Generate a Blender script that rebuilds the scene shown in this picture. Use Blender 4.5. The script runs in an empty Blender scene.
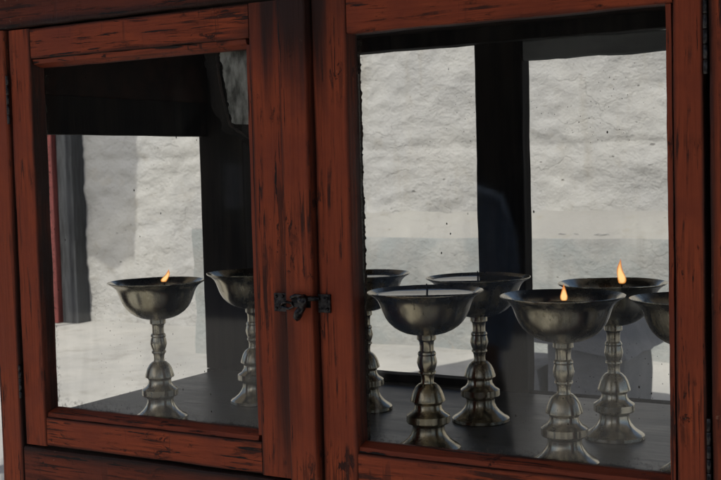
import bpy, bmesh, math, random
from mathutils import Vector, Matrix, noise
random.seed(7)
C = bpy.context.scene.collection
sc = bpy.context.scene
GZ = -1.132            # courtyard ground (shelf of the cabinet is near z = 0)
ZS = -0.022            # top of the cabinet shelf
YB = 0.533             # inner face of the cabinet's back frame

# ------------------------------------------------------------------ node helpers
class NT:
    def __init__(s, name):
        s.m = bpy.data.materials.new(name); s.m.use_nodes = True
        s.t = s.m.node_tree; s.t.nodes.clear()
        s.out = s.t.nodes.new('ShaderNodeOutputMaterial')
    def n(s, typ, **kw):
        d = s.t.nodes.new('ShaderNode' + typ)
        for k, v in kw.items(): setattr(d, k, v)
        return d
    def set(s, sock, v):
        if isinstance(v, bpy.types.NodeSocket): s.t.links.new(v, sock)
        else:
            if isinstance(v, (tuple, list)) and len(v) == 3 and sock.type == 'RGBA': v = (*v, 1)
            sock.default_value = v
    def math(s, op, a, b=0.0, c=None, clamp=False):
        d = s.n('Math', operation=op, use_clamp=clamp); s.set(d.inputs[0], a); s.set(d.inputs[1], b)
        if c is not None: s.set(d.inputs[2], c)
        return d.outputs[0]
    def sstep(s, v, lo, hi, tmin=0.0, tmax=1.0):
        d = s.n('MapRange', interpolation_type='SMOOTHSTEP'); s.set(d.inputs[0], v)
        d.inputs[1].default_value = lo; d.inputs[2].default_value = hi
        d.inputs[3].default_value = tmin; d.inputs[4].default_value = tmax
        return d.outputs[0]
    def mix(s, f, a, b, blend='MIX'):
        d = s.n('Mix', data_type='RGBA', blend_type=blend); s.set(d.inputs[0], f); s.set(d.inputs[6], a); s.set(d.inputs[7], b)
        return d.outputs[2]
    def pos(s): return s.n('NewGeometry').outputs['Position']
    def gen(s): return s.n('TexCoord').outputs['Generated']
    def objc(s): return s.n('TexCoord').outputs['Object']
    def map(s, v, scale=(1,1,1), loc=(0,0,0)):
        d = s.n('Mapping'); s.set(d.inputs[0], v); d.inputs['Scale'].default_value = scale; d.inputs['Location'].default_value = loc
        return d.outputs[0]
    def noise(s, v, scale=5, detail=6, rough=0.55, dist=0.0):
        d = s.n('TexNoise'); s.set(d.inputs['Vector'], v); d.inputs['Scale'].default_value = scale
        d.inputs['Detail'].default_value = detail; d.inputs['Roughness'].default_value = rough; d.inputs['Distortion'].default_value = dist
        return d.outputs[0]
    def vor(s, v, scale, feature='F1'):
        d = s.n('TexVoronoi', feature=feature); s.set(d.inputs['Vector'], v); d.inputs['Scale'].default_value = scale
        return d.outputs['Distance']
    def sep(s, v):
        d = s.n('SeparateXYZ'); s.set(d.inputs[0], v); return d.outputs
    def bump(s, h, strength=0.3, dist=0.01, normal=None):
        d = s.n('Bump'); s.set(d.inputs['Height'], h); d.inputs['Strength'].default_value = strength; d.inputs['Distance'].default_value = dist
        if normal is not None: s.set(d.inputs['Normal'], normal)
        return d.outputs[0]
    def bsdf(s, **kw):
        d = s.n('BsdfPrincipled')
        for k, v in kw.items(): s.set(d.inputs[k], v)
        return d.outputs[0]
    def done(s, shader):
        s.t.links.new(shader, s.out.inputs['Surface']); return s.m

def red_wood(name, axis, paint=(.43,.088,.032), paint2=(.25,.049,.021), dark=(.017,.012,.011), wear=0.0):
    """old red paint over wood; axis = grain direction"""
    N = NT(name); P = N.pos(); G = N.sep(N.gen())
    gi = 'xyz'.index(axis)
    sc_s = [95, 95, 95]; sc_s[gi] = 6.0
    sc_l = [26, 26, 26]; sc_l[gi] = 1.1
    streak = N.noise(N.map(P, sc_s), 1.6, 7, .62, .4)
    sc_f = [230, 230, 230]; sc_f[gi] = 9.0
    grain = N.noise(N.map(P, sc_f), 1.0, 5, .65, .2)
    sc_k = [120, 120, 120]; sc_k[gi] = 4.0
    hair = N.noise(N.map(P, sc_k, (3.1,7.7,1.3)), 1.0, 4, .6, .5)
    long = N.noise(N.map(P, sc_l), 1.0, 5, .6, .3)
    patch = N.noise(P, 7, 8, .62)
    fine = N.noise(P, 140, 4, .6)
    col = N.mix(N.sstep(patch, .35, .66), paint2, paint)
    col = N.mix(N.sstep(streak, .3, .75, 0, .45), col, (paint[0]*.62, paint[1]*.6, paint[2]*.65))
    col = N.mix(N.sstep(grain, .42, .72, 0, .5), col, (paint[0]*.42, paint[1]*.38, paint[2]*.42))
    # grime along the joints of each piece
    cross = G[0] if axis == 'z' else G[2]
    e = N.math('MINIMUM', cross, N.math('SUBTRACT', 1.0, cross))
    edge = N.math('MULTIPLY', N.sstep(N.math('ADD', e, N.math('MULTIPLY', N.math('SUBTRACT', streak, .5), .16)), 0.0, .15, .95, 0), N.sstep(long, .30, .58))
    # worn streaks and cracks following the grain
    crack = N.math('MULTIPLY', N.sstep(streak, .615 - wear, .645 - wear), N.sstep(long, .50 - wear, .58 - wear))
    worn = N.math('MULTIPLY', N.sstep(patch, .49 - wear, .64 - wear), N.sstep(grain, .40, .62))
    scr = N.math('MULTIPLY', N.sstep(hair, .60 - wear*.6, .615 - wear*.6), N.sstep(patch, .44, .56))
    crack = N.math('MAXIMUM', crack, N.math('MULTIPLY', scr, .85))
    sc_c = [75, 75, 75]; sc_c[gi] = 24
    chipn = N.noise(N.map(P, sc_c, (1.7,4.1,2.9)), 1.0, 9, .72, .6)
    zone = N.math('ADD', N.sstep(patch, .50 - wear, .62 - wear), N.sstep(e, 0, .12, .8, 0), clamp=True)
    chip2 = N.math('MULTIPLY', N.sstep(chipn, .575, .60), zone)
    drip = N.noise(N.map(P, (70, 70, 5), (2,0,0)), 1.0, 5, .62, .2)
    drips = N.math('MULTIPLY', N.sstep(drip, .57, .64), N.sstep(N.noise(P, 3.2, 3, .5), .46, .58))
    crack = N.math('MAXIMUM', crack, N.math('MAXIMUM', N.math('MULTIPLY', chip2, .9), N.math('MULTIPLY', drips, .75)))
    # smoke stain where the doors meet under the top rail
    p = N.sep(P)
    dx = N.math('DIVIDE', N.math('ADD', p[0], .085), .085); dz = N.math('DIVIDE', N.math('SUBTRACT', p[2], .63), .16)
    d = N.math('SQRT', N.math('ADD', N.math('MULTIPLY', dx, dx), N.math('MULTIPLY', dz, dz)))
    soot = N.sstep(N.math('ADD', d, N.math('MULTIPLY', N.math('SUBTRACT', long, .5), 1.9)), .5, 1.35, .92, 0)
    # hand grime round the hasp
    dz2 = N.math('DIVIDE', N.math('SUBTRACT', p[2], .13), .24); dx2 = N.math('DIVIDE', N.math('ADD', p[0], .103), .026)
    d2 = N.math('SQRT', N.math('ADD', N.math('MULTIPLY', dx2, dx2), N.math('MULTIPLY', dz2, dz2)))
    hand = N.sstep(N.math('ADD', d2, N.math('MULTIPLY', N.math('SUBTRACT', long, .5), 2.2)), .3, 1.15, .8, 0)
    # smoke-black top rail
    topb = N.math('MULTIPLY', N.sstep(N.math('ADD', p[2], N.math('MULTIPLY', N.math('SUBTRACT', patch, .5), .12)), .60, .66), .55)
    mask = N.math('MAXIMUM', N.math('MAXIMUM', edge, crack), N.math('MAXIMUM', N.math('MULTIPLY', worn, .55), N.math('MAXIMUM', soot, N.math('MAXIMUM', hand, topb))))
    pits = N.sstep(N.vor(P, 62), .06, .11, .75, 0)
    pits = N.math('MULTIPLY', pits, N.sstep(patch, .5, .6))
    mask = N.math('MAXIMUM', mask, pits)
    col = N.mix(mask, col, dark)
    chips = N.math('MULTIPLY', N.sstep(fine, .62, .7), N.sstep(patch, .56, .66))
    col = N.mix(N.math('MULTIPLY', chips, .35), col, (.42, .26, .18))
    h = N.math('SUBTRACT', N.math('ADD', N.math('MULTIPLY', streak, .8), N.math('MULTIPLY', fine, .25)), N.math('MULTIPLY', crack, .8))
    return N.done(N.bsdf(**{'Base Color': col, 'Roughness': N.sstep(patch, .3, .7, .5, .72), 'Normal': N.bump(h, .6, .002), 'Specular IOR Level': .22}))

def simple(name, col, rough=.6, metal=0.0, var=.25, scale=30, bump=.2, bd=.002, stretch=(1,1,1), col2=None):
    N = NT(name); P = N.map(N.pos(), stretch)
    n = N.noise(P, scale, 7, .6)
    c2 = col2 or tuple(c*(1-var*1.6) for c in col)
    c = N.mix(N.sstep(n, .35, .65), c2, col)
    return N.done(N.bsdf(**{'Base Color': c, 'Roughness': N.sstep(n, .3, .7, rough*.85, min(1, rough*1.1)), 'Metallic': metal, 'Specular IOR Level': .12 if 'soot_' in name else .5, 'Normal': N.bump(n, bump, bd)}))

def brass_mat(name, base=(.58,.535,.435), tarn_sheen=.55, seed=0.0, sooty=0.0):
    N = NT(name); P = N.map(N.objc(), (1,1,1), (seed,seed*.7,0)); s = N.sep(N.objc())
    n = N.noise(P, 26, 7, .62); rings = N.noise(N.map(P, (3,3,420)), 1.0, 3, .5); drip = N.noise(N.map(P, (110,110,5)), 1.0, 5, .6)
    c = N.mix(N.sstep(n, .38, .68), base, (base[0]*.74, base[1]*.71, base[2]*.66))
    c = N.mix(N.sstep(drip, .40, .66, 0, tarn_sheen), c, (.20,.165,.115))  # tarnish streaks, deepened to imitate upright bands of reflected light
    grease = N.math('MULTIPLY', N.sstep(N.noise(N.map(P, (42,42,9)), 1.0, 7, .68), .55, .62), N.sstep(s[2], .09, .2))
    c = N.mix(N.math('MULTIPLY', grease, .25 + sooty*.5), c, (.05,.042,.03))
    tan = N.n('Tangent', direction_type='RADIAL', axis='Z').outputs[0]
    r = N.math('ADD', N.sstep(n, .3, .7, .20, .30), N.math('MULTIPLY', grease, .12))
    return N.done(N.bsdf(**{'Base Color': c, 'Metallic': 1.0, 'Roughness': r, 'Anisotropic': .8, 'Anisotropic Rotation': .25, 'Tangent': tan,
                            'Normal': N.bump(N.math('ADD', rings, N.math('MULTIPLY', n, .5)),   .06, .0006)}))

def pane_mat(name, seed):
    """flat window glass: Schlick reflection, otherwise clear; thin grime and fly specks on it"""
    N = NT(name); geo = N.n('NewGeometry'); P = geo.outputs['Position']; G = N.sep(N.gen())
    wav = N.bump(N.noise(N.map(P, (1,1,1), (seed,0,0)), 5, 1, .4), .05, .004)
    dot = N.n('VectorMath', operation='DOT_PRODUCT'); N.set(dot.inputs[0], geo.outputs['Normal']); N.set(dot.inputs[1], geo.outputs['Incoming'])
    c = N.math('ABSOLUTE', dot.outputs['Value']); k = N.math('POWER', N.math('SUBTRACT', 1.0, c), 5.0)
    F = N.math('ADD', .032, N.math('MULTIPLY', k, .95))
    tr = N.n('BsdfTransparent'); tr.inputs[0].default_value = (.955,.965,.955,1)
    gl = N.n('BsdfGlossy'); gl.inputs['Roughness'].default_value = .04; N.set(gl.inputs['Normal'], wav)
    m1 = N.n('MixShader'); N.set(m1.inputs[0], F); N.set(m1.inputs[1], tr.outputs[0]); N.set(m1.inputs[2], gl.outputs[0])
    # grime: film along the lower edge and corners, plus specks
    n = N.noise(N.map(P, (1,1,1), (seed,0,0)), 16, 8, .65); nf = N.noise(P, 160, 5, .65)
    ex = N.math('MINIMUM', G[0], N.math('SUBTRACT', 1.0, G[0])); low = G[2]
    film = N.math('ADD', N.sstep(N.math('ADD', low, N.math('MULTIPLY', N.math('SUBTRACT', n, .5), .10)), .0, .05, .5, 0),
                  N.sstep(N.math('ADD', ex, N.math('MULTIPLY', N.math('SUBTRACT', n, .5), .08)), 0, .02, .4, 0), clamp=True)
    film = N.math('MULTIPLY', film, N.sstep(nf, .50, .66))
    smear = N.noise(N.map(P, (9,1,3.2), (seed*2,0,0)), 1.0, 7, .68, .8)
    haze = N.math('ADD', N.math('MULTIPLY', N.sstep(N.math('ADD', n, N.math('MULTIPLY', nf, .3)), .5, .95), .018), N.math('MULTIPLY', N.sstep(smear, .5, .72), .05))
    fly = N.math('MULTIPLY', N.sstep(N.vor(N.map(P, (1,1,.7), (seed,0,0)), 150), .05, .09, 1, 0), N.sstep(N.noise(P, 6, 3, .5), .55, .64))
    v = N.vor(N.map(P, (1,1,.62), (seed*.37,0,0)), 60)
    vm = N.noise(P, 9, 3, .5)
    spk = N.math('MAXIMUM', fly, N.math('MULTIPLY', N.sstep(N.math('ADD', v, N.math('MULTIPLY', N.math('SUBTRACT', nf, .5), .12)), .045, .065, 1, 0), N.sstep(vm, .54, .60)))
    df = N.n('BsdfDiffuse'); df.inputs[0].default_value = (.12,.115,.10,1)
    m2 = N.n('MixShader'); N.set(m2.inputs[0], N.math('ADD', film, haze, clamp=True)); N.set(m2.inputs[1], m1.outputs[0]); N.set(m2.inputs[2], df.outputs[0])
    dk = N.n('BsdfDiffuse'); dk.inputs[0].default_value = (.02,.018,.015,1)
    m3 = N.n('MixShader'); N.set(m3.inputs[0], spk); N.set(m3.inputs[1], m2.outputs[0]); N.set(m3.inputs[2], dk.outputs[0])
    return N.done(m3.outputs[0])

def plaster(name, base=(.545,.535,.505), stain=(.41,.38,.32), grey=(.49,.485,.47), scale=1.0, bumps=1.0, blue=None):
    N = NT(name); P = N.pos(); s = N.sep(P)
    big = N.noise(P, .9*scale, 6, .6, .4); mid = N.noise(P, 4.5*scale, 9, .62); fine = N.noise(P, 24*scale, 8, .66)
    lump = N.noise(N.map(P, (1,1,1.25)), 11*scale, 9, .66, 0)
    c = N.mix(N.sstep(big, .38, .66), grey, base)
    c = N.mix(N.sstep(mid, .56, .72, 0, .45), c, stain)
    drip = N.noise(N.map(P, (6,6,.7)), 1.0, 6, .6)
    c = N.mix(N.sstep(drip, .56, .74, 0, .45), c, stain)
    if blue: c = N.mix(N.sstep(N.noise(P, 3, 7, .6), .40, .62, 0, .75), c, blue)
    chip = N.math('MULTIPLY', N.sstep(fine, .63, .70), N.sstep(mid, .46, .60))
    c = N.mix(N.math('MULTIPLY', chip, .7), c, (.16,.145,.12))
    orange = N.sstep(N.noise(N.map(P, (1.3,1.3,.8), (4,2,9)), 2.2, 5, .6), .66, .74, 0, .4)
    c = N.mix(orange, c, (.42,.27,.15))
    lump = N.math('MULTIPLY', lump, N.sstep(N.noise(P, 1.7*scale, 4, .6), .35, .65, .25, 1))
    pit = N.math('MULTIPLY', N.sstep(N.math('ADD', N.vor(N.map(P, (1,1,1.7)), 6.5*scale), N.math('MULTIPLY', N.math('SUBTRACT', mid, .5), .55)), .0, .09, 1, 0), N.sstep(big, .46, .56))
    wv = N.n('VectorMath', operation='ADD'); N.set(wv.inputs[0], N.map(P, (1,1,1.6))); nv = N.n('TexNoise'); N.set(nv.inputs['Vector'], P); nv.inputs['Scale'].default_value = 5; nv.inputs['Detail'].default_value = 6; sv_ = N.n('VectorMath', operation='SCALE'); N.set(sv_.inputs[0], nv.outputs[1]); sv_.inputs['Scale'].default_value = .45; N.set(wv.inputs[1], sv_.outputs[0])
    ck = N.math('MULTIPLY', N.sstep(N.vor(wv.outputs[0], 1.3*scale, 'DISTANCE_TO_EDGE'), .004, .016, 1, 0), N.sstep(N.noise(P, 1.4, 3, .5), .50, .58))
    pit = N.math('MAXIMUM', pit, N.math('MULTIPLY', ck, .22))
    c = N.mix(N.math('MULTIPLY', pit, .6), c, (.15,.135,.11))
    rg = N.n('TexNoise'); rg.noise_type = 'RIDGED_MULTIFRACTAL'; N.set(rg.inputs['Vector'], N.map(P, (1,1,1.7))); rg.inputs['Scale'].default_value = 4.2*scale; rg.inputs['Detail'].default_value = 6; rg.inputs['Roughness'].default_value = .55
    grit = N.noise(P, 70*scale, 4, .7)
    h = N.math('ADD', N.math('MULTIPLY', lump, .75), N.math('ADD', N.math('MULTIPLY', fine, .32), N.math('ADD', N.math('MULTIPLY', grit, .13), N.math('MULTIPLY', rg.outputs[0], .10))))
    h = N.math('SUBTRACT', h, N.math('MULTIPLY', pit, .35))
    return N.done(N.bsdf(**{'Base Color': c, 'Roughness': .9, 'Specular IOR Level': .15, 'Normal': N.bump(h, .85*bumps, .055/scale)}))

def ground_mat():
    N = NT('dusty_pale_paving'); P = N.pos()
    big = N.noise(P, .55, 6, .6, .5); mid = N.noise(P, 4, 9, .62); fine = N.noise(P, 45, 7, .65)
    c = N.mix(N.sstep(big, .36, .64), (.44,.43,.405), (.57,.55,.505))
    c = N.mix(N.sstep(mid, .5, .72, 0, .5), c, (.31,.29,.25))
    c = N.mix(N.math('MULTIPLY', N.sstep(fine, .62, .72), .6), c, (.18,.17,.15))
    return N.done(N.bsdf(**{'Base Color': c, 'Roughness': .88, 'Normal': N.bump(N.math('ADD', mid, N.math('MULTIPLY', fine, .3)), .4, .02)}))

def flame_mat():
    N = NT('flame'); z = N.sep(N.gen())[2]
    lw = N.n('LayerWeight'); lw.inputs[0].default_value = .5; fc = lw.outputs['Facing']
    core = N.sstep(N.math('ADD', fc, N.math('MULTIPLY', N.math('ABSOLUTE', N.math('SUBTRACT', z, .30)), .9)), .15, .75, 1, 0)
    col = N.mix(core, N.mix(z, (1.0,.36,.07), (1.0,.24,.045)), (1.0,.66,.27))
    em = N.n('Emission'); N.set(em.inputs[0], col); N.set(em.inputs[1], N.sstep(core, 0, 1, .85, 1.25))
    tr = N.n('BsdfTransparent'); mx = N.n('MixShader')
    N.set(mx.inputs[0], N.sstep(N.math('ADD', fc, N.math('MULTIPLY', N.math('POWER', z, 2.2), .75)), .35, 1.15, .05, .97)); N.set(mx.inputs[1], em.outputs[0]); N.set(mx.inputs[2], tr.outputs[0])
    return N.done(mx.outputs[0])

def butter_mat():
    N = NT('melted_butter'); n = N.noise(N.pos(), 40, 3, .5)
    return N.done(N.bsdf(**{'Base Color': (.10,.075,.03), 'Roughness': .03, 'IOR': 1.6, 'Normal': N.bump(n, .03, .001)}))

def gauze_mat():  # see-through weave keeps the added cloth's shadow faint
    N = NT('thin_white_gauze'); d = N.n('BsdfDiffuse'); d.inputs[0].default_value = (.6,.58,.54,1); tl = N.n('BsdfTranslucent'); tl.inputs[0].default_value = (.6,.58,.54,1)
    t = N.n('BsdfTransparent'); a = N.n('MixShader'); a.inputs[0].default_value = .5; N.set(a.inputs[1], d.outputs[0]); N.set(a.inputs[2], tl.outputs[0])
    b = N.n('MixShader'); b.inputs[0].default_value = .62; N.set(b.inputs[1], a.outputs[0]); N.set(b.inputs[2], t.outputs[0]); return N.done(b.outputs[0])

M = {
 'gauze': gauze_mat(),
 'stile': red_wood('red_painted_stile', 'z', wear=.015), 'rail': red_wood('red_painted_rail', 'x', wear=.025),
 'frame_v': red_wood('worn_red_post', 'z', (.40,.083,.030), (.28,.056,.023)), 'frame_h': red_wood('worn_red_beam', 'x', (.25,.054,.024), (.15,.034,.018), wear=.05),
 'bead_h': red_wood('worn_red_bead_across', 'x', (.32,.067,.028), (.21,.045,.022), wear=.03), 'bead_v': red_wood('worn_red_bead_upright', 'z', (.35,.072,.029), (.22,.046,.022), wear=.02),
 'sooty': simple('soot_blackened_wood', (.024,.020,.018), .75, 0, .4, 40, .5, .003, (1,1,.08), col2=(.007,.006,.006)),
 'sootbrown': simple('soot_browned_wood', (.035,.020,.016), .7, 0, .35, 20, .3, .002, (.2,1,1)),
 'greywood': simple('grey_weathered_board', (.20,.21,.215), .75, 0, .2, 22, .3, .002, (.25,1,1)),
 'shelf': simple('sooty_metal_shelf', (.085,.083,.080), .40, 0, .5, 22, .5, .003, (.35,1.6,1), col2=(.020,.019,.018)),
 'iron': simple('black_iron', (.085,.080,.078), .38, .9, .4, 160, .5, .001, col2=(.014,.014,.016)),
 'brass': brass_mat('aged_brass', seed=.31), 'brass2': brass_mat('dull_brass', (.53,.485,.385), .6, .83, .35), 'brass3': brass_mat('greasy_brass', (.55,.49,.37), .45, 1.9, .7), 'brass4': brass_mat('polished_brass', (.63,.59,.49), .3, 2.7, 0),
 'wick': simple('charred_wick', (.012,.010,.009), .9), 'flame': flame_mat(), 'butter': butter_mat(),
 'putty': simple('flaking_brown_putty', (.045,.030,.022), .85, 0, .5, 90, .8, .004, col2=(.012,.009,.008)),
 'patch': simple('grimy_pale_plaster', (.48,.48,.45), .85, 0, .5, 45, .6, .003, (1,1,.4), col2=(.07,.07,.06)),
 'wall': plaster('rough_whitewash'), 'plinth': plaster('bluish_whitewash', (.47,.47,.445), (.30,.29,.26), (.34,.34,.325), 1.6, .9, (.33,.355,.35)),
 'ledge': plaster('pale_mortar', (.43,.42,.385), (.34,.315,.26), (.385,.375,.35), 1.2, .7),
 'stone': plaster('grey_stone', (.28,.28,.28), (.19,.19,.19), (.23,.232,.236), 3.0, .6),  # mottled grey for the ledge cracks and the shadow stand-in
 'ground': ground_mat(),
 'darkdoor': simple('dark_grey_boards', (.055,.058,.062), .7, 0, .35, 9, .3, .004, (4,4,.4)),
 'redjamb': simple('dull_red_jamb', (.22,.052,.045), .7, 0, .3, 14, .3, .003, (3,3,.3)),
 'canopywood': simple('roof_boards', (.36,.31,.25), .8, 0, .35, 8, .3, .004, (4,.5,1)),  # pale so the added roof reflects light into the lamp rims
 'bwall': simple('dark_stone_wall', (.055,.047,.040), .9, 0, .4, 3, .6, .03),
 'shutter': simple('pale_shutter', (.50,.52,.53), .6, 0, .2, 6), 'wframe': simple('black_window_surround', (.03,.028,.026), .8),
 'jacket': simple('blue_jacket_cloth', (.34,.50,.80), .9, 0, .3, 40, .4, .004), 'robe': simple('dark_robe_cloth', (.022,.017,.017), .95, 0, .3, 30, .4, .005, (4,4,.6)),
 'skin': simple('skin', (.36,.20,.13), .55, 0, .15, 25), 'hair': simple('black_hair', (.012,.010,.009), .55, 0, .3, 120, .5, .002, (4,4,.5)), 'shoe': simple('dark_shoe_leather', (.02,.016,.013), .5),
 'glassA': pane_mat('grimy_window_glass', 3.1), 'glassB': pane_mat('specked_window_glass', 8.7),
}

# ------------------------------------------------------------------ object helpers
def tag(o, label=None, cat=None, group=None, kind=None):
    if label: o['label'] = label
    if cat: o['category'] = cat
    if group: o['group'] = group
    if kind: o['kind'] = kind
    return o

def wloc(o):
    v = Vector(o.location)
    while o.parent: o = o.parent; v += Vector(o.location)
    return v

def thing(name, loc, label, cat, group=None):
    o = bpy.data.objects.new(name, None); C.objects.link(o); o.location = loc; o.empty_display_size = .1
    return tag(o, label, cat, group)

def obj(name, bm, mat, parent=None, smooth=None, origin=None):
    """bm is in world coordinates; the origin goes to the piece's own middle"""
    bmesh.ops.recalc_face_normals(bm, faces=bm.faces)
    me = bpy.data.meshes.new(name); bm.to_mesh(me); bm.free()
    if origin is None:
        xs = [v.co for v in me.vertices]
        lo = Vector([min(c[i] for c in xs) for i in range(3)]); hi = Vector([max(c[i] for c in xs) for i in range(3)])
        origin = (lo + hi)/2
    origin = Vector(origin)
    me.transform(Matrix.Translation(-origin))
    for m in (mat if isinstance(mat, (list, tuple)) else [mat]): me.materials.append(m)
    o = bpy.data.objects.new(name, me); C.objects.link(o)
    if parent is not None: o.parent = parent; o.location = origin - wloc(parent)
    else: o.location = origin
    if smooth: me.polygons.foreach_set('use_smooth', [True]*len(me.polygons)); me.update()
    if smooth and smooth is not True: me.set_sharp_from_angle(angle=math.radians(smooth))
    return o

def beam(axis, a, u, v, bev=.0025, seg=None, jit=.0008, bm=None, seed=0.0):
    """bevelled board along axis; axis z:(u,v)=(x,y)  x:(u,v)=(z,y)  y:(u,v)=(x,z); slightly uneven like hand-planed wood"""
    bm = bm or bmesh.new()
    L = a[1]-a[0]; seg = seg or max(2, min(40, int(L/.02)))
    u0, u1 = u; v0, v1 = v; b = min(bev, (u1-u0)*.3, (v1-v0)*.3); c = b*.3
    prof = [(u0,v0+b),(u0+c,v0+c),(u0+b,v0),(u1-b,v0),(u1-c,v0+c),(u1,v0+b),(u1,v1-b),(u1-c,v1-c),(u1-b,v1),(u0+b,v1),(u0+c,v1-c),(u0,v1-b)]
    def P(t, p):
        return {'z': (p[0],p[1],t), 'x': (t,p[1],p[0]), 'y': (p[0],t,p[1])}[axis]
    rings = []
    for i in range(seg+1):
        t = a[0]+L*i/seg; r = []
        for (pu, pv) in prof:
            side = (1 if pu > (u0+u1)/2 else -1); sv = (1 if pv > (v0+v1)/2 else -1)
            nu = noise.noise((t*14+side*31+u0*9, seed+v0*7, side*3.3))*jit + noise.noise((t*60+side*11, u0*77, seed))*jit*.4
            nv = noise.noise((t*11, sv*17+u0*13, seed+5))*jit*.6
            r.append(bm.verts.new(P(t, (pu+nu, pv+nv))))
        rings.append(r)
    n = len(prof)
    for i in range(seg):
        for k in range(n): bm.faces.new((rings[i][k], rings[i][(k+1)%n], rings[i+1][(k+1)%n], rings[i+1][k]))
    bm.faces.new(rings[0]); bm.faces.new(rings[-1])
    return bm

def prism(axis, a, pts, bm=None, seg=20, jit=.0005):
    """polygon profile (two cross coordinates) swept along axis"""
    bm = bm or bmesh.new(); rings = []
    for i in range(seg+1):
        t = a[0]+(a[1]-a[0])*i/seg; r = []
        for k, p in enumerate(pts):
            q = (p[0]+noise.noise((t*25, k*3.1, p[0]*9))*jit, p[1])
            r.append(bm.verts.new({'z': (q[0],q[1],t), 'x': (t,q[1],q[0]), 'y': (q[0],t,q[1])}[axis]))
        rings.append(r)
    n = len(pts)
    for i in range(seg):
        for k in range(n): bm.faces.new((rings[i][k], rings[i][(k+1)%n], rings[i+1][(k+1)%n], rings[i+1][k]))
    bm.faces.new(rings[0]); bm.faces.new(rings[-1])
    return bm

def lathe(prof, cx, cy, seg=64, bm=None, closed=False, wob=0.0):
    bm = bm or bmesh.new(); rings = []
    for (r, z) in prof:
        if r < 1e-6: rings.append([bm.verts.new((cx, cy, z))]); continue
        rings.append([bm.verts.new((cx+r*math.cos(2*math.pi*k/seg), cy+r*math.sin(2*math.pi*k/seg), z)) for k in range(seg)])
    pairs = list(zip(rings[:-1], rings[1:]))
    if closed: pairs.append((rings[-1], rings[0]))
    for A, B in pairs:
        for k in range(seg):
            a0, a1 = A[k % len(A)], A[(k+1) % len(A)]; b0, b1 = B[k % len(B)], B[(k+1) % len(B)]
            vs = []
            for v in (a0, a1, b1, b0):
                if v not in vs: vs.append(v)
            if len(vs) > 2: bm.faces.new(vs)
    return bm

def tube(pts, rad, bm=None, seg=10):
    bm = bm or bmesh.new(); rings = []
    pts = [Vector(p) for p in pts]; rads = rad if isinstance(rad, (list, tuple)) else [rad]*len(pts)
    for i, p in enumerate(pts):
        d = (pts[min(i+1, len(pts)-1)] - pts[max(i-1, 0)]).normalized()
        a = d.orthogonal().normalized() if i == 0 else (a - d*a.dot(d)).normalized()
        b = d.cross(a)
        rings.append([bm.verts.new(p + (a*math.cos(t)+b*math.sin(t))*rads[i]) for t in [2*math.pi*k/seg for k in range(seg)]])
    for A, B in zip(rings[:-1], rings[1:]):
        for k in range(seg): bm.faces.new((A[k], A[(k+1)%seg], B[(k+1)%seg], B[k]))
    bm.faces.new(rings[0]); bm.faces.new(rings[-1])
    return bm

def smooth_curve(pts, n=6):
    """Catmull-Rom through 2-D points"""
    out = []
    for i in range(len(pts)-1):
        p0 = pts[max(i-1,0)]; p1 = pts[i]; p2 = pts[i+1]; p3 = pts[min(i+2, len(pts)-1)]
        for k in range(n):
            t = k/n
            out.append(tuple(.5*((2*p1[j]) + (-p0[j]+p2[j])*t + (2*p0[j]-5*p1[j]+4*p2[j]-p3[j])*t*t + (-p0[j]+3*p1[j]-3*p2[j]+p3[j])*t**3) for j in range(2)))
    out.append(pts[-1]); return out

# ------------------------------------------------------------------ the setting
bm = bmesh.new()
def axis_vals(lo, a, b, hi, fine, coarse):
    v = []; x = lo
    while x < hi:
        v.append(x); x += fine if a <= x < b else coarse
    v.append(hi); return v
gx = axis_vals(-80, -9.5, 2, 80, .1, 6); gy = axis_vals(-80, 2.5, 8.2, 80, .1, 6)
vv = [[bm.verts.new((x, y, GZ + (.018*noise.noise((x*.9, y*.9, 0)) + .008*noise.noise((x*4, y*4, 3)) if -10 < x < 3 and 2 < y < 9 else 0))) for y in gy] for x in gx]
for i in range(len(gx)-1):
    for j in range(len(gy)-1): bm.faces.new((vv[i][j], vv[i+1][j], vv[i+1][j+1], vv[i][j+1]))
tag(obj('ground', bm, M['ground'], smooth=True, origin=(0,0,GZ)), kind='structure')

# rough whitewashed wall across the courtyard: lumpy rubble under limewash
WY = 7.74
def wall_relief(x, z):
    h = .030*noise.noise((x*1.1, z*1.6, 2)) + .020*noise.noise((x*3.0, z*4.4, 7)) + .017*noise.noise((x*7, z*10, 1)) + .008*noise.noise((x*16, z*22, 5))
    h += .022*max(0, noise.noise((x*4.6+3, z*7, 11)))
    h += -.018*math.exp(-((z-.52-.03*noise.noise((x*1.5,0,0)))/.03)**2)
    return h
bm = bmesh.new()
wx = axis_vals(-20, -9.2, -1.2, 8, .035, .5); wz = axis_vals(GZ-.1, GZ-.1, 1.7, 3.2, .03, .25)
fr = [[bm.verts.new((x, WY - (wall_relief(x, z) if -9.4 < x < -1 else 0), z)) for z in wz] for x in wx]
for i in range(len(wx)-1):
    for j in range(len(wz)-1): bm.faces.new((fr[i][j], fr[i+1][j], fr[i+1][j+1], fr[i][j+1]))
bk = [[bm.verts.new((x, WY+.55, z)) for z in (GZ-.1, 3.2)] for x in (-20, 8)]
top = [r[-1] for r in fr]; bot = [r[0] for r in fr]
bm.faces.new([bk[0][1]] + top + [bk[1][1]]); bm.faces.new([bk[0][0], bk[1][0]] + bot[::-1])
bm.faces.new([bk[0][0], bk[1][0], bk[1][1], bk[0][1]]); bm.faces.new(fr[0] + [bk[0][1], bk[0][0]]); bm.faces.new(fr[-1] + [bk[1][1], bk[1][0]])
wall = thing('courtyard_wall', (-6, WY+.3, GZ), 'rough whitewashed stone wall standing beyond the cabinet across the courtyard', 'wall')
obj('rubble_face', bm, M['wall'], wall, smooth=True)
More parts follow.
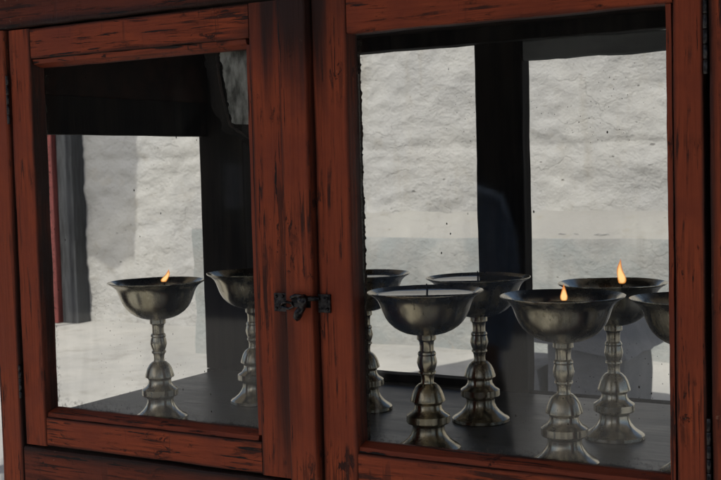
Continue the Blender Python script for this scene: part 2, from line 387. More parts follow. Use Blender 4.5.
# bluish plinth with a sloped mortar ledge along the wall's foot
bm = bmesh.new()
PX = axis_vals(-6.0, -6.0, -1.0, 7.5, .05, .4)
prof = [(7.34,GZ-.05),(7.34,-.95),(7.345,-.75),(7.34,-.55),(7.345,-.38),(7.335,-.26),(7.345,-.215),(7.38,-.195),(7.50,-.12),(7.62,-.055),(7.72,-.02),(7.85,0.0)]
rows = []
for x in PX:
    rows.append([bm.verts.new((x, y - .02*noise.noise((x*2.2, z*4, 4)) - .008*noise.noise((x*9, z*9, 8)), z + (.014*noise.noise((x*1.8, y*3, 2)) if z > -.3 else 0) + (.030*noise.noise((x*2.6, 3, 1)) + .016*noise.noise((x*8, 3, 6)) if z > -.1 else 0))) for y, z in prof])
for i in range(len(rows)-1):
    for j in range(len(prof)-1): bm.faces.new((rows[i][j], rows[i+1][j], rows[i+1][j+1], rows[i][j+1]))
for r in (rows[0], rows[-1]):
    e = bm.verts.new((r[0].co.x, 7.85, GZ-.05)); bm.faces.new(r + [e])
pl = thing('wall_plinth', (-2, 7.5, GZ), 'bluish washed plinth with a pale sloping ledge running along the foot of the white wall', 'plinth')
po = obj('plinth_body', bm, [M['plinth'], M['ledge']], pl, smooth=40)
for p in po.data.polygons:
    if (p.center + po.location + pl.location).z > -.212: p.material_index = 1
for (x, y, z, l, w) in [(-3.02,7.66,-.034,.10,.008),(-2.62,7.39,-.188,.22,.006),(-2.28,7.385,-.188,.13,.005)]:
    obj('crack', tube([(x+l*t/6, y-.02*math.sin(t*1.7+x)*.5, z+.006+.004*math.sin(t*2+x)) for t in range(7)], [w*.3,w*.5,w*.6,w*.5,w*.6,w*.4,w*.2], None, 6), M['stone'], pl)

# short bluish buttress
def rough_block(x0, x1, y0, y1, z0, z1, amp, sub=10, seed=0, taper=0.0):
    bm = bmesh.new(); bmesh.ops.create_cube(bm, size=1)
    bmesh.ops.subdivide_edges(bm, edges=bm.edges, cuts=sub, use_grid_fill=True)
    for v in bm.verts:
        n = v.co.normalized()
        x = x0+(v.co.x+.5)*(x1-x0); y = y0+(v.co.y+.5)*(y1-y0); z = z0+(v.co.z+.5)*(z1-z0)
        k = 1 - taper*(v.co.z+.5); x = (x0+x1)/2 + (x-(x0+x1)/2)*k
        d = amp*(noise.noise((x*3+seed, y*3, z*3)) + .5*noise.noise((x*9, y*9+seed, z*9)))
        v.co = (x+n.x*d, y+n.y*d, z+n.z*d)
    return bm
bt = rough_block(-5.43, -4.95, 6.45, 7.5, GZ-.06, -.10, .03, 14, 3)
tag(obj('buttress', bt, M['plinth'], smooth=50), 'stubby bluish plastered buttress at the left end of the plinth', 'buttress')

# dark doorway far left in the wall
dw = thing('doorway', (-8.1, 7.6, GZ), 'dark grey boarded doorway with a dull red jamb in the white wall', 'doorway')
obj('door_boards', beam('z', (GZ, 1.8), (-8.05,-7.84), (7.56,7.75), .01, 20, .004), M['darkdoor'], dw)
obj('jamb', beam('z', (GZ, 1.0), (-8.52,-8.06), (7.50,7.75), .012, 20, .004), M['redjamb'], dw)

# cast shadow built as a capped grey solid
st = thing('stone_post', (-1.35, 5.2, GZ), 'squat grey stone post with a rounded overhanging cap beyond the cabinet', 'post')

# ------------------------------------------------------------------ the cabinet
cab = thing('lamp_cabinet', (-.06, .28, GZ), 'old red painted wooden cabinet with two glazed doors, open-sided, holding brass lamps', 'cabinet')
# carcass, front frame
FD = .030
obj('top_beam', beam('x', (-.66,.56), (.6005,.76), (-.004,.05), .004, 50, .0016), M['frame_h'], cab)
obj('bottom_beam', beam('x', (-.6155,.4698), (-.24,-.0590), (-.002,.05), .004, 50, .0016), M['frame_h'], cab)
obj('front_post', beam('z', (GZ+.02,.5985), (-.665,-.6185), (-.003,.030), .004, 60, .0012), M['frame_v'], cab)
obj('front_post', beam('z', (GZ+.02,.5985), (.4708,.56), (-.003,.030), .004, 60, .0012), M['frame_v'], cab)
# sooty uprights behind the doors, back posts
obj('corner_post', beam('z', (-.024,.60), (-.664,-.637), (.0325,.097), .002, 12), M['sooty'], cab)
obj('corner_post', beam('z', (-.024,.60), (.442,.556), (.0325,.08), .002, 12), M['sooty'], cab)
obj('back_post', beam('z', (-.0215,.575), (-.664,-.558), (YB,YB+.035), .002, 16), M['sooty'], cab)
obj('back_post', beam('z', (-.0215,.575), (-.063,.024), (YB,YB+.035), .003, 30, .0018), M['sooty'], cab)
obj('back_post', beam('z', (-.0215,.575), (.47,.556), (YB,YB+.035), .002, 16), M['sooty'], cab)
obj('back_header', beam('x', (-.664,.556), (.5775,.66), (YB-.002,YB+.038), .002, 40, .0016), M['sooty'], cab)
obj('back_sill', beam('x', (-.664,.556), (-.06,-.0235), (YB+.0005,YB+.038), .002, 40, .001), M['sooty'], cab)
obj('sill_batten', beam('x', (-.556,-.065), (-.0205,-.006), (YB+.001,YB+.03), .002, 30, .001), M['sooty'], cab)
tag(obj('transom_board', beam('x', (.0255,.4685), (.541,.5755), (YB+.004,YB+.018), .003, 24, .003), M['greywood'], cab), 'grey weathered strip of board under the back header')  # flat grey strip across the top of the right back bay
obj('end_header', beam('y', (.0985,YB-.003), (-.660,-.640), (.439,.506), .002, 14, .001), M['sooty'], cab)
obj('end_header', beam('y', (.0985,YB-.003), (-.648,-.637), (.504,.60), .002, 14, .001), M['sootbrown'], cab)
bm = beam('y', (.053,YB+.04), (-.66,.556), (.6025,.622), .002, 8, .0005)
obj('ceiling_board', bm, M['sooty'], cab)
# pitched top
bm = prism('x', (-.74,.64), [(.7625,-.10),(.785,-.11),(.90,.27),(.785,.66),(.7625,.65)], seg=20, jit=.002)
obj('cabinet_roof', bm, M['frame_h'], cab)
# shelf
bm = beam('y', (.031,YB-.001), (-.6345,.474), (-.045,ZS), .0015, 10, .0003)
obj('shelf', bm, M['shelf'], cab)
# lower part down to the ground
obj('side_panel', beam('y', (.052,YB-.01), (-.655,-.63), (-.9,-.07), .003, 10), M['sootbrown'], cab)
obj('side_panel', beam('y', (.052,YB-.01), (.52,.55), (-.9,-.07), .003, 10), M['sootbrown'], cab)
obj('front_panel', beam('x', (-.616,.474), (-.95,-.2425), (.006,.03), .003, 10), M['rail'], cab)
for x in (-.664, .50): obj('back_leg', beam('z', (GZ,-.0625), (x,x+.056), (YB-.008,YB+.035), .003, 10), M['sooty'], cab)

def bead(parent, side, a, edge, depth=.028):
    """sloped glazing bead; side = which side of the opening"""
    w = .0085
    if side in 'tb':
        s = 1 if side == 't' else -1
        obj('glazing_bead', prism('x', a, [(edge+s*w, .004), (edge+s*w, depth), (edge-s*.0035, depth), (edge-s*.0035, depth-.006), (edge+s*.002, .006)], seg=36, jit=.0012), M['bead_h'], parent)
    else:
        s = 1 if side == 'r' else -1
        obj('glazing_bead', prism('z', a, [(edge+s*w, .004), (edge+s*w, depth), (edge-s*.001, depth), (edge-s*.001, depth-.008), (edge+s*.002, .005)], seg=36, jit=.0009), M['bead_v'], parent)

def pane(parent, x0, x1, z0, z1, y, mat):
    bm = bmesh.new(); bmesh.ops.create_cube(bm, size=1)
    for v in bm.verts: v.co = (x0+(v.co.x+.5)*(x1-x0), y+v.co.y*.003, z0+(v.co.z+.5)*(z1-z0))
    return obj('glass_pane', bm, mat, parent)

def putty(parent, x, z0, z1, y, out, amp, seed, base=.002):
    """flaking putty line along an upright edge of the pane"""
    bm = bmesh.new(); n = 320; A = []; B = []; A2 = []; B2 = []
    for i in range(n+1):
        z = z0+(z1-z0)*i/n
        w = base + amp*.55*noise.noise((z*30, seed, 0)) + amp*.9*max(0, noise.noise((z*110, seed, 4))) + amp*.7*max(0, noise.noise((z*260, seed, 7)))
        A.append(bm.verts.new((x, y, z))); B.append(bm.verts.new((x+out*w, y, z)))
        A2.append(bm.verts.new((x, y-.005, z))); B2.append(bm.verts.new((x+out*w*.75, y-.003, z)))
    for i in range(n):
        for P_, Q_ in ((A, B), (B, B2), (B2, A2), (A2, A)): bm.faces.new((P_[i], P_[i+1], Q_[i+1], Q_[i]))
    bm.faces.new((A[0],B[0],B2[0],A2[0])); bm.faces.new((A[-1],B[-1],B2[-1],A2[-1]))
    return obj('putty', bm, M['putty'], parent)

ZR0, ZR1 = -.0555, .5975
# ---- left door
dl = bpy.data.objects.new('door', None); C.objects.link(dl); dl.parent = cab; dl.location = Vector((-.35,.015,.27)) - Vector(cab.location)
tag(dl, 'left glazed door with a pale grimy patch in its upper corner')
obj('stile', beam('z', (ZR0,ZR1), (-.6128,-.5671), (0,FD), .0025, 50, .0010, seed=1), M['stile'], dl)
obj('stile', beam('z', (ZR0,ZR1), (-.1520,-.0985), (0,FD), .0025, 50, .0010, seed=2), M['stile'], dl)
obj('rail', beam('x', (-.5663,-.1528), (.5505,ZR1), (.0008,FD), .0025, 36, .0012, seed=3), M['rail'], dl)
obj('rail', beam('x', (-.5663,-.1528), (ZR0+.001,-.0095), (.0008,FD), .0025, 36, .0012, seed=4), M['rail'], dl)
bead(dl, 't', (-.5663,-.1600), .5415); bead(dl, 'b', (-.5663,-.1600), -.0005); bead(dl, 'r', (-.0005,.5420), -.1620)
obj('astragal', beam('z', (ZR0-.001,ZR1), (-.0972,-.0535), (-.011,.012), .003, 50, .0009, seed=5), M['stile'], dl)
pane(dl, -.566, -.156, -.006, .547, .0285, M['glassA'])
# grime-smeared pale patch and dark ragged tape in the upper corner
bm = bmesh.new(); pts = []
zz = [.5485-.11*i/40 for i in range(41)]
lft = [(-.2285 + .0085*((.55-z)/.11)**1.3*2.1 + .0035*noise.noise((z*80,0,0)) + .003*noise.noise((z*240,0,2)), z) for z in zz]
pts = lft + [(-.205,.436),(-.18,.4345),(-.157,.4348),(-.157,.5485)]
a = [bm.verts.new((x,.0345,z)) for x, z in pts]; b = [bm.verts.new((x,.0385,z)) for x, z in pts]
bm.faces.new(a); bm.faces.new(b[::-1])
for k in range(len(pts)): bm.faces.new((a[k], a[(k+1)%len(pts)], b[(k+1)%len(pts)], b[k]))
obj('corner_patch', bm, M['patch'], dl)
bm = bmesh.new()
path = [(-.2325,.549),(-.2318,.53),(-.2305,.51),(-.2275,.49),(-.2230,.47),(-.2185,.452),(-.2125,.436),(-.197,.425),(-.180,.416),(-.157,.409)]
tube([(x+.0008*noise.noise((z*200,1,1)),.0335,z) for x, z in smooth_curve(path, 4)], [.0020+.0020*noise.noise((i*.9,0,0)) for i in range(len(path)*4-3)], bm, 8)
obj('dark_seam', bm, M['putty'], dl)
bm = bmesh.new()
def rag(pts, amp, seed):
    q_ = smooth_curve(pts, 9)
    return [(x + amp*noise.noise((z*70, seed, 0)) + amp*.8*noise.noise((z*210, seed, 3)), z + amp*.5*noise.noise((x*120, seed, 8))) for x, z in q_]
cl = rag([(-.262,.549),(-.256,.52),(-.247,.49),(-.246,.46),(-.232,.44),(-.226,.425),(-.20,.418),(-.183,.402),(-.158,.392)], .0035, 3)
cr = rag([(-.2335,.549),(-.2325,.52),(-.2285,.49),(-.221,.46),(-.215,.438),(-.200,.424),(-.185,.417),(-.170,.411),(-.157,.407)], .001, 5)
A = [bm.verts.new((x, .036+.004*noise.noise((z*30,x*30,0)), z)) for x, z in cl]
B = [bm.verts.new((x, .036, z)) for x, z in cr]; A2 = [bm.verts.new(v.co+Vector((0,.003,0))) for v in A]; B2 = [bm.verts.new(v.co+Vector((0,.003,0))) for v in B]
for i in range(len(A)-1):
    for P_, Q_ in ((A,B),(B,B2),(B2,A2),(A2,A)): bm.faces.new((P_[i],P_[i+1],Q_[i+1],Q_[i]))
bm.faces.new((A[0],B[0],B2[0],A2[0])); bm.faces.new((A[-1],B[-1],B2[-1],A2[-1]))
obj('torn_backing', bm, M['sooty'], dl)
putty(dl, -.1575, .05, .40, .0345, -1, .0012, 21)

# ---- right door
dr = bpy.data.objects.new('door', None); C.objects.link(dr); dr.parent = cab; dr.location = Vector((.21,.015,.27)) - Vector(cab.location)
tag(dr, 'right glazed door with flaking putty down the left edge of its pane')
obj('stile', beam('z', (ZR0,ZR1), (-.0495,.0035), (0,FD), .0025, 50, .0010, seed=6), M['stile'], dr)
obj('stile', beam('z', (ZR0,ZR1), (.4305,.4640), (0,FD), .0025, 50, .0010, seed=7), M['stile'], dr)
obj('rail', beam('x', (.0043,.4297), (.5445,ZR1), (.0008,FD), .0025, 36, .0012, seed=8), M['rail'], dr)
obj('rail', beam('x', (.0043,.4297), (ZR0+.001,-.0095), (.0008,FD), .0025, 36, .0012, seed=9), M['rail'], dr)
bead(dr, 'b', (.0043,.4190), -.0005); bead(dr, 'r', (-.0005,.5440), .4195)
pane(dr, .0042, .4290, -.006, .546, .0285, M['glassB'])
putty(dr, -.003, -.006, .538, .0350, 1, .0038, 3, .0068)

# ---- hasp and staple across the meeting stiles
def plate(x0, x1, z0, z1, y0, y1, bm=None, seed=0):
    bm = bm or bmesh.new(); n = 10
    P_ = [(x0+(x1-x0)*t/n, z1+.0012*noise.noise((t,seed,0))) for t in range(n+1)] + [(x1-(x1-x0)*t/n, z0+.0012*noise.noise((t,seed,9))) for t in range(n+1)]
    a = [bm.verts.new((x,y0,z)) for x, z in P_]; b = [bm.verts.new((x,y1,z)) for x, z in P_]
    bm.faces.new(a); bm.faces.new(b[::-1])
    for k in range(len(P_)): bm.faces.new((a[k], a[(k+1)%len(P_)], b[(k+1)%len(P_)], b[k]))
    return bm
hb = plate(-.1205,-.1005,.1765,.2015,-.0035,-.0005, seed=2)
tube([(-.1115,-.0035,.1845),(-.104,-.010,.1865),(-.098,-.0155,.190),(-.0905,-.0165,.1915),(-.0835,-.016,.190),(-.0815,-.015,.1855),(-.087,-.0165,.1825),(-.096,-.0145,.183),(-.105,-.009,.184)], .0019, hb, 8)
for (x, z) in ((-.1165,.197),(-.1165,.181),(-.106,.198)): bmesh.ops.create_icosphere(hb, subdivisions=2, radius=.0022, matrix=Matrix.Translation((x,-.004,z)))
obj('hasp', hb, M['iron'], dl, smooth=40)
hs = plate(-.0845,-.0555,.1845,.2005,-.0150,-.0117, seed=4)
tube([(-.0835,-.0165,.1975),(-.075,-.020,.201),(-.066,-.019,.2005),(-.0575,-.0165,.1985)], .0026, hs, 8)
obj('hasp_strap', hs, M['iron'], dl, smooth=40)
hr = plate(-.0485,-.0300,.1775,.2020,-.0040,-.0005, seed=6)
tube([(-.047,-.006,.196),(-.054,-.0135,.197),(-.062,-.0155,.196),(-.067,-.0165,.192)], [.003,.0035,.0035,.003], hr, 8)
for (x, z) in ((-.0345,.197),(-.0345,.182)): bmesh.ops.create_icosphere(hr, subdivisions=2, radius=.0022, matrix=Matrix.Translation((x,-.0045,z)))
obj('hasp', hr, M['iron'], dr, smooth=40)
hp = bmesh.new()
a = smooth_curve([(-.0625,.2005),(-.0600,.1935),(-.0640,.1850),(-.0690,.1770),(-.0750,.1690)], 4)
prev = None
ring_r = [.0045,.0052,.0056,.0056,.0054,.0050,.0048,.0048,.0050,.0052,.0055,.0058,.0060,.0060,.0056,.0048,.0036]
tube([(x, -.0215+.0012*math.sin(i), z) for i, (x, z) in enumerate(a)], ring_r[:len(a)], hp, 12)
bmesh.ops.create_icosphere(hp, subdivisions=2, radius=.0062, matrix=Matrix.Translation((-.0635,-.0215,.1955)))
obj('hasp_pin', hp, M['iron'], dl, smooth=50)
# hinges
def hinge(parent, x, z0, z1, y=-.003):
    bm = bmesh.new(); n = 5
    for i in range(n):
        a0 = z0+(z1-z0)*i/n+.0004; a1 = z0+(z1-z0)*(i+1)/n-.0004
        lathe([(0,a0),(.0023,a0),(.0026,a0+.0004),(.0026,a1-.0004),(.0023,a1),(0,a1)], x, y, 14, bm)
    obj('hinge', bm, M['iron'], parent, smooth=40)
hinge(dl, -.6160, .452, .528); hinge(dl, -.6160, .018, .072)
hinge(dr, .4674, .462, .545); hinge(dr, .4674, .000, .078)

# ------------------------------------------------------------------ butter lamps
D = .1525
def u(r, z): return (r*D/117*1.0, z*D/117)
H = 1.452*D            # foot to rim
def lamp_profiles():
    s = D/117
    outer = [(58.3,0),(57.5,-1.0),(54.6,-2.6),(51.0,-5.0),(48.4,-8.0),(46.6,-11.5),(45.0,-16),(43.2,-21),(40.8,-26.5),(37.4,-31.8),(32.8,-36.6),(27,-40.6),(20.5,-43.6),(14,-45.3),(9.8,-45.9)]
    inner = [(57.6,.7),(54.4,-1.2),(50.4,-3.8),(47.4,-7.2),(45.5,-11),(44,-15.5),(42.2,-20.5),(39.8,-25.8),(36.4,-30.8),(31.6,-35.4),(26,-39.2),(19,-42),(12,-43),(0,-44)]
    bowl = [(r*s, z*s) for r, z in inner[::-1]] + [(58.3*s,.5*s)] + [(r*s, z*s) for r, z in outer]
    stem = [(9.6,-45.0),(10.3,-46.6),(10.4,-51),(9.0,-51.8),(8.0,-53.5),(7.6,-58),(7.8,-63),(9.5,-64.6),(10,-66.4),(9.2,-68),(10.2,-71.5),(10.9,-75.5),(9.8,-80),(8.2,-84),(9.3,-85),(9.5,-86.8),(7.9,-88),(6.9,-91),(6.8,-95.5),(7.4,-97.5)]
    foot = [(7.4,-97.5),(9.6,-98.4),(13.2,-101.6),(16.2,-106.5),(17.8,-111.5),(18.9,-114.8),(18.9,-116.4),(15.6,-117.4),(14.2,-120),(14.6,-124),(17.4,-128),(21.4,-130.4),(22.8,-131.6),(23,-138.3),(22,-139.6),(18.4,-140.6),(16.8,-143),(16.8,-147),(18.7,-152),(22.6,-157),(27.6,-161),(31.6,-163.2),(33.4,-165),(33.6,-168.2),(32.4,-169),(0,-169)]
    return bowl, [(r*s*.93,z*s) for r,z in stem], [(r*s*(.93 if z > -117 else .96),z*s) for r,z in foot]
BOWL, STEM, FOOT = lamp_profiles()
S = D/117
def make_lamp(x, y, label, level, mat, flame=None, scale=1.0, wick=None, rot=0.0):
    t = thing('butter_lamp', (x, y, ZS), label, 'butter lamp', 'butter lamps standing on the cabinet shelf')
    rim = 169*S
    def rel(pr): return [(r, z+rim) for r, z in pr]
    def add(name, bm, m, sm=35):
        for v in bm.verts:
            if name in ('bowl','stem','foot'):
                a_ = math.atan2(v.co.y, v.co.x); k_ = 1 + .009*noise.noise((math.cos(a_)*1.3+x*40, math.sin(a_)*1.3+y*40, v.co.z*14)) + .003*noise.noise((math.cos(a_)*4+x*40, math.sin(a_)*4, v.co.z*60))
                v.co.x *= k_; v.co.y *= k_
                if name == 'bowl': v.co.z += .0011*noise.noise((math.cos(a_)*1.1+x*30, math.sin(a_)*1.1+y*30, 3))*(v.co.z/.24)
        o = obj(name, bm, m, None, smooth=sm, origin=(0,0,0)); o.parent = t; o.location = (0,0,0); return o
    add('bowl', lathe(rel(BOWL), 0, 0, 96), mat); add('stem', lathe(rel(STEM), 0, 0, 64), mat, 30); add('foot', lathe(rel(FOOT), 0, 0, 80), mat, 30)
    # melted butter: a disc with a slight meniscus, at the level this lamp has
    lr = None
    inn = [(57.6,.7),(54.4,-1.2),(50.4,-3.8),(47.4,-7.2),(45.5,-11),(44,-15.5),(42.2,-20.5)]
    for (r0,z0),(r1,z1) in zip(inn[:-1], inn[1:]):
        if z1 <= level <= z0: lr = r0+(r1-r0)*(z0-level)/(z0-z1)
    lr *= .994
    b = lathe([(0,(level-1.5)*S+rim),((lr-1.2)*S,(level-1.5)*S+rim),((lr-.3)*S,(level)*S+rim),((lr-1.4)*S,(level-.35)*S+rim),(0,(level-.4)*S+rim)], 0, 0, 64)
    add('butter', b, M['butter'])
    if wick:
        wx, wy, wh = wick; z0 = (level-3)*S+rim
        add('wick', tube([(wx,wy,z0),(wx+.0006,wy,z0+wh*.5),(wx-.0004,wy,z0+wh*.8),(wx+.0002,wy+.0004,z0+wh)], [.0014,.0013,.0012,.0007], None, 8), M['wick'])
        if flame:
            fh, fw, lean = flame; fz = z0+wh*.72
            pr = smooth_curve([(0,0),(.34,.03),(.47,.14),(.46,.30),(.33,.55),(.17,.80),(0,1.0)], 5)
            fb = lathe([(max(0,r)*fw, z*fh) for r, z in pr], 0, 0, 20)
            for v in fb.verts:
                k = v.co.z/fh; v.co.x += lean*k**1.3 + .0012*math.sin(k*7+x*50); v.co += Vector((wx, wy, fz))
            add('flame', fb, M['flame'], True)
    t.scale = (scale, scale, 1); t.rotation_euler = (0,0,rot)
    return t
make_lamp(-.427,.112, 'lit brass butter lamp with a faint leaning flame, foremost behind the left pane', -9, M['brass4'], (.021,.011,.010), 1.0, (.012,.004,.020), .3)
make_lamp(-.366,.285, 'brass butter lamp cut off by the right edge of the left pane', -12, M['brass'], None, 1.0, (0,0,.018), 1.1)
make_lamp(-.164,.312, 'brass butter lamp half hidden by the flaking left edge of the right pane', -5, M['brass2'], None, 1.0, (0,0,.016), 2.3)
make_lamp(.057,.104, 'unlit brass butter lamp, brimful and wick showing, front one of the middle pair', -3.0, M['brass3'], None, 1.05, (.002,.0,.018), .9)
make_lamp(.043,.304, 'unlit brimful brass butter lamp standing in front of the dark middle back post', -2.6, M['brass2'], None, 1.045, (.0,.0,.017), 1.7)
make_lamp(.255,.104, 'lit brass butter lamp with a short flame, front one of the right pair', -11, M['brass'], (.022,.0095,.002), 1.055, (.0,-.002,.016), 2.0)
make_lamp(.264,.276, 'lit brass butter lamp with the tallest flame, rear of the right pair', -10, M['brass4'], (.036,.0125,-.002), 1.0, (.012,.002,.022), 0.0)
make_lamp(.418,.120, 'brass butter lamp mostly hidden behind the right stile, only part of its bowl showing', -11, M['brass2'], None, 1.0, (0,0,.016), .5)

# ------------------------------------------------------------------ shadow stand-in, added shade roof and cloth, building opposite, onlooker
sb = bmesh.new()
tmp = rough_block(-1.72, -1.27, 5.0, 5.5, GZ-.05, -.66, .02, 10, 9)
obj('shaft', tmp, M['stone'], st, smooth=50)
bm = rough_block(-1.86, -1.22, 4.9, 5.6, -.62, -.50, .02, 10, 5, .25)
for v in bm.verts:
    if v.co.z > -.56: v.co.z += .05*(1-((v.co.x+1.54)/.34)**2)
    v.co.z -= .05 + .13*(v.co.x+1.54)
obj('cap', bm, M['stone'], st, smooth=50)
bm = rough_block(-2.25, -1.70, 5.0, 5.5, GZ-.05, -.82, .05, 12, 1, .35)
obj('footing', bm, M['stone'], st, smooth=60)

bn = thing('banner', (-8.17, 5.0, GZ), 'pale cloth banner hanging from a tall wooden pole in front of the white wall', 'banner')  # unseen cloth added to throw a soft shade band on the wall
obj('pole', tube([(-8.17,5.0,GZ),(-8.165,5.0,1.5),(-8.17,5.0,4.6)], [.035,.03,.022], None, 12), M['canopywood'], bn, smooth=True)
bm = bmesh.new(); nx, nz = 14, 30; F0 = []; F1 = []
for j in range(nz+1):
    t = j/nz; z1 = 2.46 - .06*math.sin(1.0); w0 = -8.14; w1 = -7.345 - .14*(1-t)
    rw = []; rb = []
    for i in range(nx+1):
        q_ = i/nx; x = w0 + (w1-w0)*q_; z = (2.46 - .05*math.sin(q_*3.0)) + (4.5-2.46)*t
        y = 5.0 + .03*math.sin(q_*9+t*2)*(1-t*.6)
        rw.append(bm.verts.new((x, y, z))); rb.append(bm.verts.new((x, y+.004, z)))
    F0.append(rw); F1.append(rb)
for j in range(nz):
    for i in range(nx):
        bm.faces.new((F0[j][i],F0[j][i+1],F0[j+1][i+1],F0[j+1][i])); bm.faces.new((F1[j][i],F1[j+1][i],F1[j+1][i+1],F1[j][i+1]))
for j in range(nz):
    for i in (0, nx): bm.faces.new((F0[j][i],F0[j+1][i],F1[j+1][i],F1[j][i]))
for i in range(nx):
    for j in (0, nz): bm.faces.new((F0[j][i],F0[j][i+1],F1[j][i+1],F1[j][i]))
obj('cloth', bm, M['gauze'], bn, smooth=50)

cn = thing('canopy', (0, 1, GZ), 'plain boarded canopy roof on posts sheltering the cabinet', 'canopy')  # unseen roof put in to keep sun off the cabinet front
bm = bmesh.new()
q = [(-4.4,0.0),(.2,-4.4),(4.2,-4.4),(4.2,2.4),(-1.9,2.9),(-3.4,4.1)]  # outline cut to place the shadow edges and leave other ground sunlit
a = [bm.verts.new((x,y,2.2)) for x, y in q]; b = [bm.verts.new((x,y,2.32)) for x, y in q]
bm.faces.new(a); bm.faces.new(b[::-1])
for k in range(6): bm.faces.new((a[k], a[(k+1)%6], b[(k+1)%6], b[k]))
obj('roof', bm, M['canopywood'], cn)
for (x, y) in ((-4.2,-.05),(.4,-4.2),(4.0,-4.2),(4.0,2.2)): obj('post', beam('z', (GZ,2.199), (x-.07,x+.07), (y-.07,y+.07), .008, 10), M['canopywood'], cn)

bd = thing('stone_building', (-6, -12.5, GZ), 'dark stone building with small pale shuttered windows facing the cabinet', 'building')
obj('wall', beam('x', (-26,14), (GZ,2.9), (-17,-12), .02, 20, .02), M['bwall'], bd)
for x0, x1, z0, z1 in ((-12.62,-12.28,-.35,.47),(-9.28,-8.96,-.15,.47),(-3.6,-3.2,-.2,.5)):
    f = obj('window', beam('z', (z0-.12,z1+.12), (x0-.12,x1+.12), (-12.02,-11.96), .01, 4), M['wframe'], bd)
    obj('shutter', beam('z', (z0,z1), (x0,x1), (-11.955,-11.93), .005, 4), M['shutter'], f)

def loft(rings, seg=28):
    bm = bmesh.new(); R_ = []
    for (cx, cy, z, rx, ry) in rings:
        R_.append([bm.verts.new((cx+rx*math.cos(t), cy+ry*math.sin(t), z)) for t in [2*math.pi*k/seg for k in range(seg)]])
    for A, B in zip(R_[:-1], R_[1:]):
        for k in range(seg): bm.faces.new((A[k], A[(k+1)%seg], B[(k+1)%seg], B[k]))
    bm.faces.new(R_[0]); bm.faces.new(R_[-1]); return bm
px, py = -1.12, -2.42
per = thing('person', (px, py, GZ), 'person in a blue jacket and long dark robe standing opposite the cabinet doors', 'person')
def pp(x, y, z): return (px+x, py+y, GZ+z)
# continuous body grown by a skin modifier
V = []; E = []; Rr = []
def jv(p, r, link=None):
    V.append(pp(*p)); Rr.append(r); i = len(V)-1
    if link is not None: E.append((link, i))
    return i
pel = jv((0,0,.92), .13); ab = jv((0,.01,1.08), .12, pel); ch = jv((0,0,1.27), .13, ab); nk = jv((0,0,1.41), .055, ch); nk2 = jv((0,.015,1.47), .052, nk)
jaw = jv((0,.03,1.53), .068, nk2); hd = jv((0,.025,1.60), .082, jaw); cr = jv((0,.01,1.67), .055, hd)
jv((0,.115,1.585), .012, hd)                       # nose
for s in (-1, 1):
    jv((s*.088,.02,1.59), .014, hd)                # ear
    hip = jv((s*.10,0,.86), .085, pel); kn = jv((s*.11,.02,.48), .058, hip); an = jv((s*.11,-.01,.10), .04, kn); jv((s*.115,.12,.035), .038, an)
    sh = jv((s*.17,0,1.36), .06, ch); el = jv((s*.22,-.02,1.08), .042, sh); wr = jv((s*.23,.08,.86), .028, el); pm = jv((s*.232,.105,.80), .034, wr)
    for k, ln in enumerate((.055,.068,.072,.062)):
        yy = .075+k*.021
        a1 = jv((s*.235,yy+.012,.755), .0095, pm); a2 = jv((s*.229,yy+.018,.755-ln*.55), .0085, a1); jv((s*.220,yy+.018,.755-ln), .0075, a2)
    t1 = jv((s*.215,.145,.79), .0105, pm); jv((s*.207,.160,.752), .009, t1)
me = bpy.data.meshes.new('body'); me.from_pydata([Vector(v)-Vector((px,py,GZ)) for v in V], E, []); me.materials.append(M['skin'])
body = bpy.data.objects.new('body', me); C.objects.link(body); body.parent = per
sk = body.modifiers.new('Skin', 'SKIN'); sk.use_smooth_shade = True
for i, sv in enumerate(me.skin_vertices[0].data): sv.radius = (Rr[i], Rr[i]); sv.use_root = (i == pel)
ss = body.modifiers.new('Subsurf', 'SUBSURF'); ss.levels = 1; ss.render_levels = 2
jk = loft([(px,py,GZ+z,rx,ry) for z, rx, ry in ((.72,.215,.17),(.80,.222,.175),(.95,.20,.16),(1.08,.20,.155),(1.2,.215,.16),(1.30,.218,.155),(1.36,.20,.135),(1.40,.15,.11),(1.43,.095,.085),(1.46,.075,.075))])
obj('jacket', jk, M['jacket'], per, smooth=True)
for s in (-1, 1):
    obj('sleeve', tube([pp(s*.13,0,1.375), pp(s*.18,0,1.355), pp(s*.215,-.01,1.24), pp(s*.235,-.02,1.08), pp(s*.24,.03,.97), pp(s*.242,.075,.875)], [.062,.075,.072,.062,.056,.052], None, 18), M['jacket'], per, smooth=True)
obj('robe', loft([(px,py,GZ+z,rx,ry) for z, rx, ry in ((.07,.30,.27),(.12,.305,.275),(.4,.27,.235),(.7,.235,.19),(.86,.205,.165),(.98,.175,.14))]), M['robe'], per, smooth=True)
for s in (-1, 1):
    sh = rough_block(px+s*.115-.05, px+s*.115+.05, py-.07, py+.19, GZ, GZ+.085, .006, 6, s); obj('shoe', sh, M['shoe'], per, smooth=True)
hb = bmesh.new(); bmesh.ops.create_uvsphere(hb, u_segments=24, v_segments=16, radius=1)
for v in hb.verts:
    n = v.co.copy(); v.co = Vector(pp(0,.004,1.625)) + Vector((n.x*.098, n.y*.108, n.z*.098))
    if n.y > .35 and n.z < .25: v.co.y -= .075*(n.y-.35)/.65 + .03
obj('hair', hb, M['hair'], per, smooth=True)
for s in (-1, 1):
    eb = bmesh.new(); bmesh.ops.create_icosphere(eb, subdivisions=2, radius=.011, matrix=Matrix.Translation(pp(s*.032,.098,1.605))); obj('eye', eb, M['wick'], per, smooth=True)
obj('mouth', tube([pp(-.022,.096,1.545), pp(0,.104,1.543), pp(.022,.096,1.545)], [.003,.005,.003], None, 8), M['redjamb'], per, smooth=True)

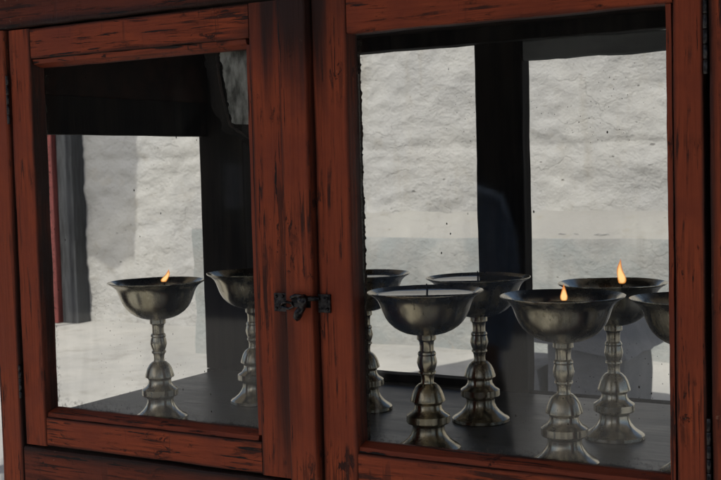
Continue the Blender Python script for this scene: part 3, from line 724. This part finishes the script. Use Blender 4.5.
# ------------------------------------------------------------------ light, sky, camera
EL, AZ = 47.0, 6.0      # sun stands over the building opposite, a little to the left
sun = bpy.data.lights.new('sun', 'SUN'); sun.energy = 3.2; sun.angle = math.radians(.53); sun.color = (1,.955,.89)
so = bpy.data.objects.new('sun', sun); C.objects.link(so)
d = Vector((math.sin(math.radians(AZ))*math.cos(math.radians(EL)), math.cos(math.radians(AZ))*math.cos(math.radians(EL)), -math.sin(math.radians(EL))))
so.rotation_euler = d.to_track_quat('-Z', 'Y').to_euler(); so.location = (-3,-14,14)
w = bpy.data.worlds.new('World'); sc.world = w; w.use_nodes = True
nt = w.node_tree; bg = nt.nodes['Background']; sky = nt.nodes.new('ShaderNodeTexSky'); sky.sky_type = 'NISHITA'; sky.sun_disc = False
sky.sun_elevation = math.radians(EL); sky.sun_rotation = math.atan2(-d.x, -d.y)
sky.altitude = 200; sky.air_density = .8; sky.dust_density = 3.0
nt.links.new(sky.outputs[0], bg.inputs[0]); bg.inputs[1].default_value = .10

cam = bpy.data.cameras.new('camera'); co = bpy.data.objects.new('camera', cam); C.objects.link(co); sc.camera = co
r = Vector((0.86086665, 0.50813877, -0.02652535)); uu = Vector((-0.00771094, 0.06515207, 0.99784555)); f = Vector((-0.5087722, 0.85880743, -0.06000548))
co.matrix_world = Matrix(((r.x,uu.x,-f.x,.80746),(r.y,uu.y,-f.y,-1.33365),(r.z,uu.z,-f.z,.36816),(0,0,0,1)))
cam.sensor_width = 36; cam.lens = 59.25; cam.clip_end = 400; cam.clip_start = .05
cam.dof.use_dof = True; cam.dof.focus_distance = 1.62; cam.dof.aperture_fstop = 24
sc.render.engine = 'CYCLES'
sc.cycles.max_bounces = 10; sc.cycles.transparent_max_bounces = 24; sc.cycles.glossy_bounces = 6; sc.cycles.diffuse_bounces = 5
sc.cycles.use_denoising = True; sc.cycles.sample_clamp_indirect = 6
sc.view_settings.view_transform = 'Standard'; sc.view_settings.look = 'None'; sc.view_settings.gamma = 1; sc.view_settings.use_curve_mapping = False
sc.view_settings.exposure = 0.0
